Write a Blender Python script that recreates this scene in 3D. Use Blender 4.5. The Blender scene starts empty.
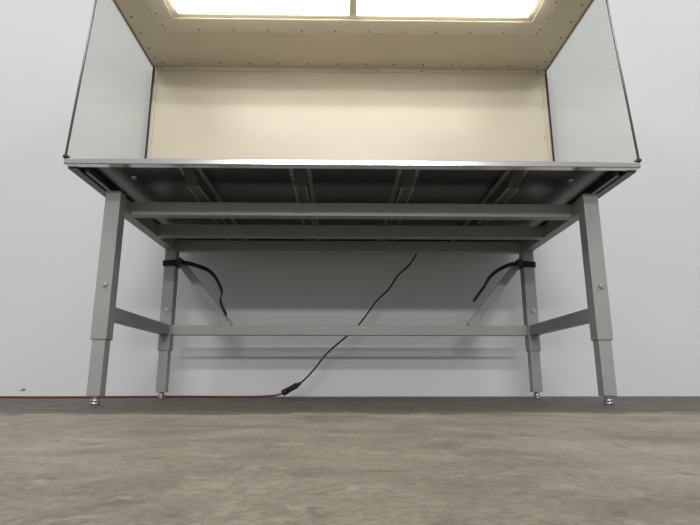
import bpy, bmesh, math
from mathutils import Vector, Matrix
S=bpy.context.scene
S.view_settings.view_transform='Standard'
CX=0.043
# ---------------- materials ----------------
def mat(name,col,rough=.5,metal=0,noise=0,nscale=20,bump=0,spec=.5):
    m=bpy.data.materials.new(name); m.use_nodes=True
    nt=m.node_tree; b=nt.nodes['Principled BSDF']
    b.inputs['Base Color'].default_value=(*col,1); b.inputs['Roughness'].default_value=rough
    b.inputs['Metallic'].default_value=metal; b.inputs['Specular IOR Level'].default_value=spec
    if noise or bump:
        tc=nt.nodes.new('ShaderNodeTexCoord'); n=nt.nodes.new('ShaderNodeTexNoise')
        n.inputs['Scale'].default_value=nscale; n.inputs['Detail'].default_value=6
        nt.links.new(tc.outputs['Object'],n.inputs['Vector'])
        if noise:
            r=nt.nodes.new('ShaderNodeValToRGB')
            r.color_ramp.elements[0].position=.3; r.color_ramp.elements[1].position=.7
            r.color_ramp.elements[0].color=(*[c*(1-noise) for c in col],1)
            r.color_ramp.elements[1].color=(*[min(1,c*(1+noise)) for c in col],1)
            nt.links.new(n.outputs['Fac'],r.inputs['Fac']); nt.links.new(r.outputs['Color'],b.inputs['Base Color'])
        if bump:
            bp=nt.nodes.new('ShaderNodeBump'); bp.inputs['Strength'].default_value=bump; bp.inputs['Distance'].default_value=.01
            nt.links.new(n.outputs['Fac'],bp.inputs['Height']); nt.links.new(bp.outputs['Normal'],b.inputs['Normal'])
    return m
M_grey=mat('painted_grey_steel',(.31,.315,.308),.42,0,.04,12)
M_grey2=mat('inner_leg_steel',(.35,.355,.348),.35,.2,.04,15)
M_steel=mat('polished_stainless',(.66,.65,.64),.2,1)
M_pan=mat('dark_pan_steel',(.07,.064,.058),.28,.8,.15,5)
M_rib=mat('rib_steel',(.12,.115,.11),.4,.5,.08,20)
M_cream=mat('cream_panel',(.57,.515,.41),.33,0,.03,4)
M_cream2=mat('cream_ceiling_panel',(.82,.74,.585),.4,0,.03,5)
M_lip=mat('cream_bezel',(.86,.79,.64),.35,.0,.02,6)
M_rivet=mat('rivet_steel',(.30,.25,.18),.4,.6)
M_black=mat('black_rubber',(.012,.012,.013),.55)
M_strap=mat('black_nylon_webbing',(.014,.014,.016),.8,0,.3,300)
M_red=mat('red_cord_jacket',(.20,.022,.015),.5)
M_bolt=mat('zinc_bolt',(.5,.5,.5),.3,.9)
M_edge=mat('glass_edge_green',(.03,.05,.045),.2)
M_house=mat('housing_white_paint',(.6,.6,.58),.45,0,.03,8)
M_chip=mat('chipped_plaster',(.30,.28,.26),.9,0,.3,90)
def emis(name,col,s):
    m=bpy.data.materials.new(name); m.use_nodes=True; nt=m.node_tree
    b=nt.nodes['Principled BSDF']; b.inputs['Base Color'].default_value=(.8,.8,.8,1)
    b.inputs['Emission Color'].default_value=(*col,1); b.inputs['Emission Strength'].default_value=s
    return m
M_light=emis('light_diffuser',(1,.97,.89),9.5)
def glass():
    m=bpy.data.materials.new('tempered_glass'); m.use_nodes=True; nt=m.node_tree; nt.nodes.clear()
    o=nt.nodes.new('ShaderNodeOutputMaterial'); mx=nt.nodes.new('ShaderNodeMixShader')
    t=nt.nodes.new('ShaderNodeBsdfTransparent'); t.inputs[0].default_value=(.945,.972,.955,1)
    g=nt.nodes.new('ShaderNodeBsdfGlossy'); g.inputs['Roughness'].default_value=.02
    f=nt.nodes.new('ShaderNodeLayerWeight'); f.inputs[0].default_value=.5
    pw=nt.nodes.new('ShaderNodeMath'); pw.operation='POWER'; pw.inputs[1].default_value=3.5
    mu=nt.nodes.new('ShaderNodeMath'); mu.operation='MULTIPLY_ADD'; mu.inputs[1].default_value=.55; mu.inputs[2].default_value=.04
    nt.links.new(f.outputs['Facing'],pw.inputs[0]); nt.links.new(pw.outputs[0],mu.inputs[0]); nt.links.new(mu.outputs[0],mx.inputs[0])
    nt.links.new(t.outputs[0],mx.inputs[1]); nt.links.new(g.outputs[0],mx.inputs[2]); nt.links.new(mx.outputs[0],o.inputs[0])
    return m
M_glass=glass()
# ---------------- helpers ----------------
def empty(name,loc=(0,0,0)):
    e=bpy.data.objects.new(name,None); e.location=loc; e.empty_display_size=.1
    S.collection.objects.link(e); return e
def addobj(name,me,mt,parent=None):
    o=bpy.data.objects.new(name,me); S.collection.objects.link(o)
    if mt: me.materials.append(mt)
    if parent:
        o.parent=parent; o.matrix_parent_inverse=Matrix.Translation(-Vector(parent.location))
    return o
def bevel(o,w=.002,seg=2):
    m=o.modifiers.new('bev','BEVEL'); m.width=w; m.segments=seg; m.limit_method='ANGLE'; return o
def boxes(name,bl,mt,parent=None,bv=.0015):
    """list of (x0,x1,y0,y1,z0,z1)"""
    bm=bmesh.new()
    for b in bl:
        x0,x1,y0,y1,z0,z1=b
        vs=[bm.verts.new(p) for p in [(x0,y0,z0),(x1,y0,z0),(x1,y1,z0),(x0,y1,z0),(x0,y0,z1),(x1,y0,z1),(x1,y1,z1),(x0,y1,z1)]]
        for f in [(0,3,2,1),(4,5,6,7),(0,1,5,4),(1,2,6,5),(2,3,7,6),(3,0,4,7)]: bm.faces.new([vs[i] for i in f])
    me=bpy.data.meshes.new(name); bm.to_mesh(me); bm.free()
    o=addobj(name,me,mt,parent)
    if bv: bevel(o,bv)
    return o
def prism(name,pts,axis,a0,a1,mt,parent=None,bv=.001):
    """polygon pts in the plane normal to axis, extruded a0..a1"""
    bm=bmesh.new()
    def P(p,a):
        return {'x':(a,p[0],p[1]),'y':(p[0],a,p[1]),'z':(p[0],p[1],a)}[axis]
    A=[bm.verts.new(P(p,a0)) for p in pts]; B=[bm.verts.new(P(p,a1)) for p in pts]
    bm.faces.new(A); bm.faces.new(B[::-1]); n=len(pts)
    for i in range(n): bm.faces.new([A[i],B[i],B[(i+1)%n],A[(i+1)%n]])
    bmesh.ops.recalc_face_normals(bm,faces=bm.faces)
    me=bpy.data.meshes.new(name); bm.to_mesh(me); bm.free()
    o=addobj(name,me,mt,parent)
    if bv: bevel(o,bv)
    return o
def cyls(name,cl,mt,parent=None,seg=16,taper=1):
    """list of (center, axis vec, radius, length)"""
    bm=bmesh.new()
    for c,ax,r,L in cl:
        q=Vector((0,0,1)).rotation_difference(Vector(ax)).to_matrix().to_4x4()
        bmesh.ops.create_cone(bm,cap_ends=True,segments=seg,radius1=r,radius2=r*taper,depth=L,matrix=Matrix.Translation(c)@q)
    me=bpy.data.meshes.new(name); bm.to_mesh(me); bm.free()
    for p in me.polygons: p.use_smooth=len(p.vertices)==4
    return addobj(name,me,mt,parent)
def cord(name,pts,r,mt,parent=None):
    cu=bpy.data.curves.new(name,'CURVE'); cu.dimensions='3D'; cu.bevel_depth=r; cu.bevel_resolution=4; cu.resolution_u=12
    sp=cu.splines.new('NURBS'); sp.points.add(len(pts)-1); sp.order_u=4; sp.use_endpoint_u=True
    for i,p in enumerate(pts): sp.points[i].co=(*p,1)
    cu.use_fill_caps=True
    o=bpy.data.objects.new(name,cu); S.collection.objects.link(o); cu.materials.append(mt)
    if parent: o.parent=parent; o.matrix_parent_inverse=Matrix.Translation(-Vector(parent.location))
    return o
# ---------------- room ----------------
WY=2.67
def wallmat():
    m=mat('painted_wall',(.70,.703,.725),.6,0,.02,1.2); nt=m.node_tree; b=nt.nodes['Principled BSDF']
    tc=nt.nodes.new('ShaderNodeTexCoord'); n=nt.nodes.new('ShaderNodeTexNoise'); n.inputs['Scale'].default_value=60
    bp=nt.nodes.new('ShaderNodeBump'); bp.inputs['Strength'].default_value=.1; bp.inputs['Distance'].default_value=.004
    nt.links.new(tc.outputs['Object'],n.inputs['Vector']); nt.links.new(n.outputs['Fac'],bp.inputs['Height']); nt.links.new(bp.outputs['Normal'],b.inputs['Normal'])
    return m
wl=boxes('wall_back',[(-7,7,WY,WY+.12,0,5)],wallmat(),None,0)
chip=prism('plaster_chip',[(-1.570,.030),(-1.558,.033),(-1.549,.043),(-1.540,.037),(-1.535,.030),(-1.552,.025)],'y',WY-.0012,WY+.001,M_chip,wl,0)
chip.matrix_parent_inverse=Matrix.Identity(4)
def floormat():
    m=bpy.data.materials.new('worn_concrete'); m.use_nodes=True; nt=m.node_tree; L=nt.links.new; b=nt.nodes['Principled BSDF']
    tc=nt.nodes.new('ShaderNodeTexCoord')
    def N(s,d=8,r=.6,dist=0):
        n=nt.nodes.new('ShaderNodeTexNoise'); n.inputs['Scale'].default_value=s; n.inputs['Detail'].default_value=d; n.inputs['Roughness'].default_value=r
        n.inputs['Distortion'].default_value=dist
        L(tc.outputs['Object'],n.inputs['Vector']); return n
    def ramp(src,els):
        r=nt.nodes.new('ShaderNodeValToRGB'); e=r.color_ramp.elements
        e[0].position=els[0][0]; e[0].color=els[0][1]; e[1].position=els[1][0]; e[1].color=els[1][1]
        for p,c in els[2:]:
            k=e.new(p); k.color=c
        L(src,r.inputs['Fac']); return r
    def mix(f,a,bb,typ='MIX'):
        x=nt.nodes.new('ShaderNodeMix'); x.data_type='RGBA'; x.blend_type=typ
        if isinstance(f,float): x.inputs[0].default_value=f
        else: L(f,x.inputs[0])
        for k,s in ((6,a),(7,bb)):
            if isinstance(s,tuple): x.inputs[k].default_value=s
            else: L(s,x.inputs[k])
        return x.outputs[2]
    big=ramp(N(5,9,.68,.5).outputs['Fac'],[(.36,(.205,.182,.138,1)),(.64,(.345,.312,.246,1)),(.5,(.275,.247,.190,1))])
    fine=ramp(N(110,10,.8).outputs['Fac'],[(.32,(.6,.6,.6,1)),(.68,(1.3,1.3,1.3,1))])
    c=mix(1.0,big.outputs[0],fine.outputs[0],'MULTIPLY')
    pale=ramp(N(20,10,.75,.5).outputs['Fac'],[(.55,(0,0,0,1)),(.64,(.65,.65,.65,1))])
    c=mix(pale.outputs[0],c,(.41,.378,.312,1))
    dark=ramp(N(26,9,.75,.3).outputs['Fac'],[(.36,(.65,.65,.65,1)),(.43,(0,0,0,1))])
    c=mix(dark.outputs[0],c,(.135,.118,.086,1))
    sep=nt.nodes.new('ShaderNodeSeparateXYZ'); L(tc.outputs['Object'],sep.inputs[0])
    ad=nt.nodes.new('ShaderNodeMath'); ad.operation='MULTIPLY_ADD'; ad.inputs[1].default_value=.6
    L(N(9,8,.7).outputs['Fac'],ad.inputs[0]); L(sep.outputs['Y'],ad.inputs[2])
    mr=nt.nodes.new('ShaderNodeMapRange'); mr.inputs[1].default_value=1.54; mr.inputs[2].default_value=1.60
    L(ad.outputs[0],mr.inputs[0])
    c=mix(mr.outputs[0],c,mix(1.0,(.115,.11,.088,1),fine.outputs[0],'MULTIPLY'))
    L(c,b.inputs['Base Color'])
    rr=ramp(N(12,6).outputs['Fac'],[(.3,(.42,.42,.42,1)),(.7,(.68,.68,.68,1))]); L(rr.outputs[0],b.inputs['Roughness'])
    b.inputs['Specular IOR Level'].default_value=.3
    bp=nt.nodes.new('ShaderNodeBump'); bp.inputs['Strength'].default_value=.4; bp.inputs['Distance'].default_value=.003
    L(N(90,8,.75).outputs['Fac'],bp.inputs['Height']); L(bp.outputs['Normal'],b.inputs['Normal'])
    return m
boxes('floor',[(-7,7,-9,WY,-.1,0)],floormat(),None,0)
# ---------------- stand ----------------
st=empty('steel_stand',(CX,2.06,0))
LX=.825; FY=1.747; RY=2.385; hw=.026; li=.0215
for i,(sx,y) in enumerate([(-1,FY),(1,FY),(-1,RY),(1,RY)]):
    x=CX+sx*LX
    boxes(f'leg_{i+1}_outer',[(x-hw,x+hw,y-hw,y+hw,.205,.712)],M_grey,st,.003)
    boxes(f'leg_{i+1}_inner',[(x-li,x+li,y-li,y+li,.026,.22)],M_grey2,st,.003)
    cyls(f'leg_{i+1}_foot',[((x,y,.004),(0,0,1),.015,.008),((x,y,.013),(0,0,1),.0145,.014),((x,y,.022),(0,0,1),.010,.012)],M_bolt,st)
    cyls(f'leg_{i+1}_bolt',[((x+.004,y-hw-.003,.385),(0,-1,0),.009,.006),((x+.004,y-hw-.007,.385),(0,-1,0),.005,.006)],M_bolt,st,12)
for s,n in((-1,'left'),(1,'right')):
    x=CX+s*LX
    boxes(f'top_side_rail_{n}',[(x-.02,x+.02,FY+hw,RY-hw,.66,.71)],M_grey,st)
    boxes(f'lower_side_rail_{n}',[(x-.02,x+.02,FY+hw,RY-hw,.274,.318)],M_grey,st)
bx=LX-.02
boxes('top_cross_rail_front',[(CX-bx,CX+bx,1.83,1.87,.66,.71)],M_grey,st)
boxes('top_cross_rail_mid',[(CX-bx,CX+bx,2.11,2.15,.66,.71)],M_grey,st)
boxes('top_cross_rail_rear',[(CX-LX+hw,CX+LX-hw,RY-.02,RY+.02,.66,.71)],M_grey,st)
boxes('lower_rail_rear',[(CX-LX+hw,CX+LX-hw,RY-.02,RY+.02,.274,.318)],M_grey,st)
for s,n in((-1,'left'),(1,'right')):
    a=(CX+s*(LX-hw),.625); b=(CX+s*.545,.318)
    d=(Vector(b)-Vector(a)).normalized(); nrm=Vector((-d.y,d.x))*.016
    pts=[(a[0]+nrm.x,a[1]+nrm.y),(b[0]+nrm.x,b[1]+nrm.y),(b[0]-nrm.x,b[1]-nrm.y),(a[0]-nrm.x,a[1]-nrm.y)]
    prism(f'diagonal_brace_{n}',pts,'y',RY-.004,RY+.018,M_grey,st)
# ---------------- hood ----------------
hd=empty('laminar_flow_hood',(CX,2.06,.76))
HX=.922; F=1.567; R=2.57; BW=2.19; ZB=.744; ZT=.764; ZC=1.494
lean=.102
TF=F+lean*(ZC-ZT)
boxes('front_rim',[(CX-HX,CX+HX,F,F+.03,ZB,ZT)],M_steel,hd,.003)
boxes('side_and_rear_rims',[(CX-HX,CX-HX+.03,F+.03,R,ZB-.004,ZT),(CX+HX-.03,CX+HX,F+.03,R,ZB-.004,ZT),(CX-HX+.03,CX+HX-.03,R-.03,R,ZB-.004,ZT)],M_rib,hd)
boxes('work_surface_pan',[(CX-HX+.03,CX+HX-.03,F+.03,R-.03,.756,ZT-.001)],M_pan,hd,0)
for k,rx in enumerate((-.54,-.18,.18,.54)):
    x=CX+rx; y0=F+.034
    prism(f'rib_{k+1}_web',[(y0,.7565),(y0,.748),(y0+.075,.713),(R-.06,.713),(R-.06,.7565)],'x',x-.02,x+.02,M_rib,hd,.002)
    boxes(f'rib_{k+1}_flanges',[(x-.036,x-.0205,y0,R-.05,.7525,.7565),(x+.0205,x+.036,y0,R-.05,.7525,.7565),
        (x-.0205,x-.0165,y0+.08,R-.06,.7105,.7129),(x+.0165,x+.0205,y0+.08,R-.06,.7105,.7129)],M_grey,hd,0)
boxes('pan_stiffener_angles',[(CX-.876,CX-.862,F+.05,R-.05,.735,.757),(CX+.862,CX+.876,F+.05,R-.05,.735,.757)],M_rib,hd,0)
bl=[]
for rx in(-.54,-.18,.18,.54):
    for y in(1.66,1.95,2.25):
        for s in(-1,1): bl.append(((CX+rx+s*.031,y,.751),(0,0,1),.004,.006))
for x in(-.75,.75): bl.append(((CX+x,1.70,.753),(0,0,1),.010,.012))
cyls('underside_bolts',bl,M_bolt,hd,10)
boxes('rear_plenum',[(CX-HX,CX+HX,BW+.012,R,ZT,ZC)],M_house,hd,.003)
boxes('back_panel',[(CX-HX+.01,CX+HX-.01,BW,BW+.012,ZT,ZC)],M_cream,hd,0)
boxes('back_panel_flanges',[(CX-HX+.012,CX+HX-.012,BW-.004,BW,ZC-.022,ZC-.001),(CX-HX+.022,CX-HX+.032,BW-.003,BW,ZT,ZC-.022),(CX+HX-.032,CX+HX-.022,BW-.003,BW,ZT,ZC-.022)],M_cream,hd,.001)
LY0,LY1=1.672,1.802
xa,xb=-.682,.690; dv=.016
lx=[(xa,-dv),(dv,xb)]
c=[(CX-HX,CX+HX,LY1,BW,ZC,ZC+.012),(CX-HX,CX+HX,TF,LY0,ZC,ZC+.012),
   (CX-HX,CX+xa,LY0,LY1,ZC,ZC+.012),(CX+xb,CX+HX,LY0,LY1,ZC,ZC+.012),(CX-dv,CX+dv,LY0,LY1,ZC,ZC+.012)]
boxes('ceiling_panel',c,M_cream2,hd,0)
def frame(x0,x1,y0,y1,x2,x3,y2,y3,z0,z1):
    return [(x0,x1,y0,y2,z0,z1),(x0,x1,y3,y1,z0,z1),(x0,x2,y2,y3,z0,z1),(x3,x1,y2,y3,z0,z1)]
boxes('ceiling_access_frame',frame(CX-.79,CX+.79,TF+.005,1.93,CX-.72,CX+.725,LY0-.004,1.846,ZC-.006,ZC),M_lip,hd,.002)
boxes('luminaire_trim',frame(CX-.719,CX+.724,TF+.012,LY1+.042,CX+xa,CX+xb,LY0,LY1,ZC-.004,ZC-.0001),M_cream2,hd,.001)
boxes('light_diffusers',[(CX+a,CX+b,LY0+.001,LY1-.001,ZC-.020,ZC+.010) for a,b in lx],M_light,hd,.002)
boxes('light_divider',[(CX-dv+.001,CX+dv-.001,LY0,LY1,ZC-.018,ZC)],M_lip,hd,.001)
boxes('upper_housing',[(CX-HX,CX+HX,TF,R,ZC+.013,ZC+.40)],M_house,hd,.004)
rv=[]
for i in range(14):
    rv.append(((CX-.86+i*1.72/13,BW-.035,ZC-.001),(0,0,1),.004,.004))
for i in range(12):
    rv.append(((CX-.77+i*1.54/11,1.915,ZC-.007),(0,0,1),.0035,.004))
for y in(1.75,1.85,1.95,2.05,2.12):
    for s in(-1,1): rv.append(((CX+s*.885,y,ZC-.001),(0,0,1),.004,.004))
for y in(1.73,1.82,1.89):
    for x in(-.775,.775): rv.append(((CX+x,y,ZC-.007),(0,0,1),.0035,.004))
for x in(-.87,-.72,-.55,-.33,.12,.33,.52,.70,.87):
    rv.append(((CX+x,BW-.005,ZC-.014),(0,1,0),.0035,.004))
for z in(.85,1.0,1.15,1.3,1.42):
    rv.append(((CX+.878,BW-.005,z),(0,1,0),.0025,.004))
cyls('rivets',rv,M_rivet,hd,10)
for s,n in((-1,'left'),(1,'right')):
    xo=CX+s*HX; xi=CX+s*(HX-.006)
    pts=[(F+.006,ZT),(BW-.002,ZT),(BW-.002,ZC-.001),(TF+.006,ZC-.001)]
    prism(f'glass_panel_{n}',pts,'x',min(xo,xi),max(xo,xi),M_glass,hd,0)
    pts=[(F+.001,ZT),(F+.006,ZT),(TF+.006,ZC-.001),(TF+.001,ZC-.001)]
    prism(f'glass_edge_{n}',pts,'x',min(xo,xi),max(xo,xi),M_edge,hd,0)
    a=CX+s*(HX-.007); b=CX+s*(HX-.015)
    boxes(f'corner_gasket_{n}',[(min(a,b),max(a,b),BW-.006,BW,ZT,ZC-.001)],M_black,hd,.001)
    boxes(f'top_gasket_{n}',[(min(a,a-s*.004),max(a,a-s*.004),TF+.02,BW-.012,ZC-.005,ZC)],M_rivet,hd,0)
    boxes(f'corner_clip_{n}',[(min(xo+s*.003,CX+s*(HX-.012)),max(xo+s*.003,CX+s*(HX-.012)),F-.003,F+.02,ZT,ZT+.010)],M_black,hd,.002)
    boxes(f'glass_bottom_channel_{n}',[(min(a,a-s*.006),max(a,a-s*.006),F+.03,BW-.012,ZT,ZT+.006)],M_steel,hd,0)
# ---------------- straps ----------------
def ribbon(name,pts,w,th,mt,parent,wv):
    P=[Vector(p) for p in pts]; Q=[]
    for i in range(len(P)-1):
        p0=P[max(i-1,0)];p1=P[i];p2=P[i+1];p3=P[min(i+2,len(P)-1)]
        for k in range(8):
            t=k/8; Q.append(.5*((2*p1)+(-p0+p2)*t+(2*p0-5*p1+4*p2-p3)*t*t+(-p0+3*p1-3*p2+p3)*t**3))
    Q.append(P[-1]); bm=bmesh.new(); rings=[]
    for i,q in enumerate(Q):
        d=(Q[min(i+1,len(Q)-1)]-Q[max(i-1,0)]).normalized(); W=Vector(wv); W=(W-d*W.dot(d)).normalized(); Nn=d.cross(W)
        ww=w/2*(1-.45*i/(len(Q)-1))
        rings.append([bm.verts.new(q+W*a*ww+Nn*b*th/2) for a,b in((-1,-1),(1,-1),(1,1),(-1,1))])
    for i in range(len(rings)-1):
        for k in range(4): bm.faces.new([rings[i][k],rings[i][(k+1)%4],rings[i+1][(k+1)%4],rings[i+1][k]])
    bm.faces.new(rings[0][::-1]); bm.faces.new(rings[-1]); bmesh.ops.recalc_face_normals(bm,faces=bm.faces)
    me=bpy.data.meshes.new(name); bm.to_mesh(me); bm.free()
    return addobj(name,me,mt,parent)
for s,nm,tail in((-1,'cable_strap',[(-.80,2.352,.598),(-.74,2.335,.600),(-.662,2.33,.585),(-.583,2.33,.550),(-.534,2.33,.472),(-.535,2.33,.42),(-.505,2.33,.356)]),
              (1,'cable_strap.001',[(.885,2.352,.600),(.82,2.335,.600),(.757,2.33,.587),(.686,2.33,.545),(.640,2.33,.4815),(.5946,2.33,.423)])):
    e=empty(nm,(CX+s*LX,RY,.6)); x=CX+s*LX; k=hw+.001; t=.004
    boxes('leg_loop',[(x-k-t,x+k+t,RY-k-t,RY-k,.587,.612),(x-k-t,x+k+t,RY+k,RY+k+t,.587,.612),(x-k-t,x-k,RY-k,RY+k,.587,.612),(x+k,x+k+t,RY-k,RY+k,.587,.612)],M_strap,e,.001)
    ribbon('loose_tail',tail,.026,.0025,M_strap,e,(.5*s,.65,-.5))
    boxes('buckle',[(x-s*.055-.014,x-s*.055+.014,2.322,2.332,.587,.612)],M_black,e,.002)
# ---------------- cords ----------------
pc=empty('power_cord',(CX,2.5,.3))
cord('cable',[(.40,2.50,.735),(.377,2.5,.70),(.345,2.5,.625),(.275,2.5,.585),(.235,2.5,.50),(.178,2.5,.465),(.12,2.5,.375),(.06,2.5,.305),(.01,2.5,.265),(-.07,2.5,.20),(-.115,2.5,.135),(-.15,2.5,.095),(-.19,2.5,.060)],.0040,M_black,pc)
d=Vector((-.075,0,-.042)).normalized(); c0=Vector((-.225,2.5,.042))
cyls('connector',[(c0,tuple(d),.013,.058),(c0-d*.036,tuple(d),.008,.02),(c0+d*.036,tuple(d),.0145,.024)],M_black,pc,14)
ex=empty('extension_cord',(-.5,2.5,0))
cord('red_cable',[(-.262,2.5,.021),(-.29,2.5,.008),(-.36,2.49,.0045),(-.46,2.44,.0045),(-.62,2.50,.0045),(-.8,2.52,.0045),(-1.0,2.46,.0045),(-1.3,2.40,.0045),(-1.6,2.46,.0045),(-2.2,2.42,.0045),(-3,2.4,.0045)],.0045,M_red,ex)
# ---------------- lights ----------------
def area(name,loc,tgt,sx,sy,p,col=(1,1,1)):
    l=bpy.data.lights.new(name,'AREA'); l.shape='RECTANGLE'; l.size=sx; l.size_y=sy; l.energy=p; l.color=col
    o=bpy.data.objects.new(name,l); S.collection.objects.link(o); o.location=loc
    o.rotation_euler=(Vector(tgt)-Vector(loc)).to_track_quat('-Z','Y').to_euler()
area('warehouse_lamp',(0.1,-6.2,2.9),(0,2.6,.6),3.0,.25,160,(1,.98,.96))
area('warehouse_lamp.003',(0.1,-4.6,3.6),(0,2.6,.6),3.0,.25,102,(1,.98,.96))
area('warehouse_lamp.001',(-3.4,-1.0,4.6),(-1.4,2.2,.5),1.6,.8,60,(1,.98,.95))
area('warehouse_lamp.002',(3.6,-1.0,4.6),(1.4,2.2,.5),1.6,.8,60,(1,.98,.95))
w=bpy.data.worlds.new('world'); S.world=w; w.use_nodes=True
w.node_tree.nodes['Background'].inputs[0].default_value=(.98,.985,1,1); w.node_tree.nodes['Background'].inputs[1].default_value=.46
# ---------------- camera ----------------
cam=bpy.data.cameras.new('camera'); co=bpy.data.objects.new('camera',cam); S.collection.objects.link(co)
cam.sensor_width=36; cam.lens=526/700*36; cam.clip_start=.01
co.location=(0,0,.074); co.rotation_euler=(math.radians(90+12.7),0,-.0175)
S.camera=co
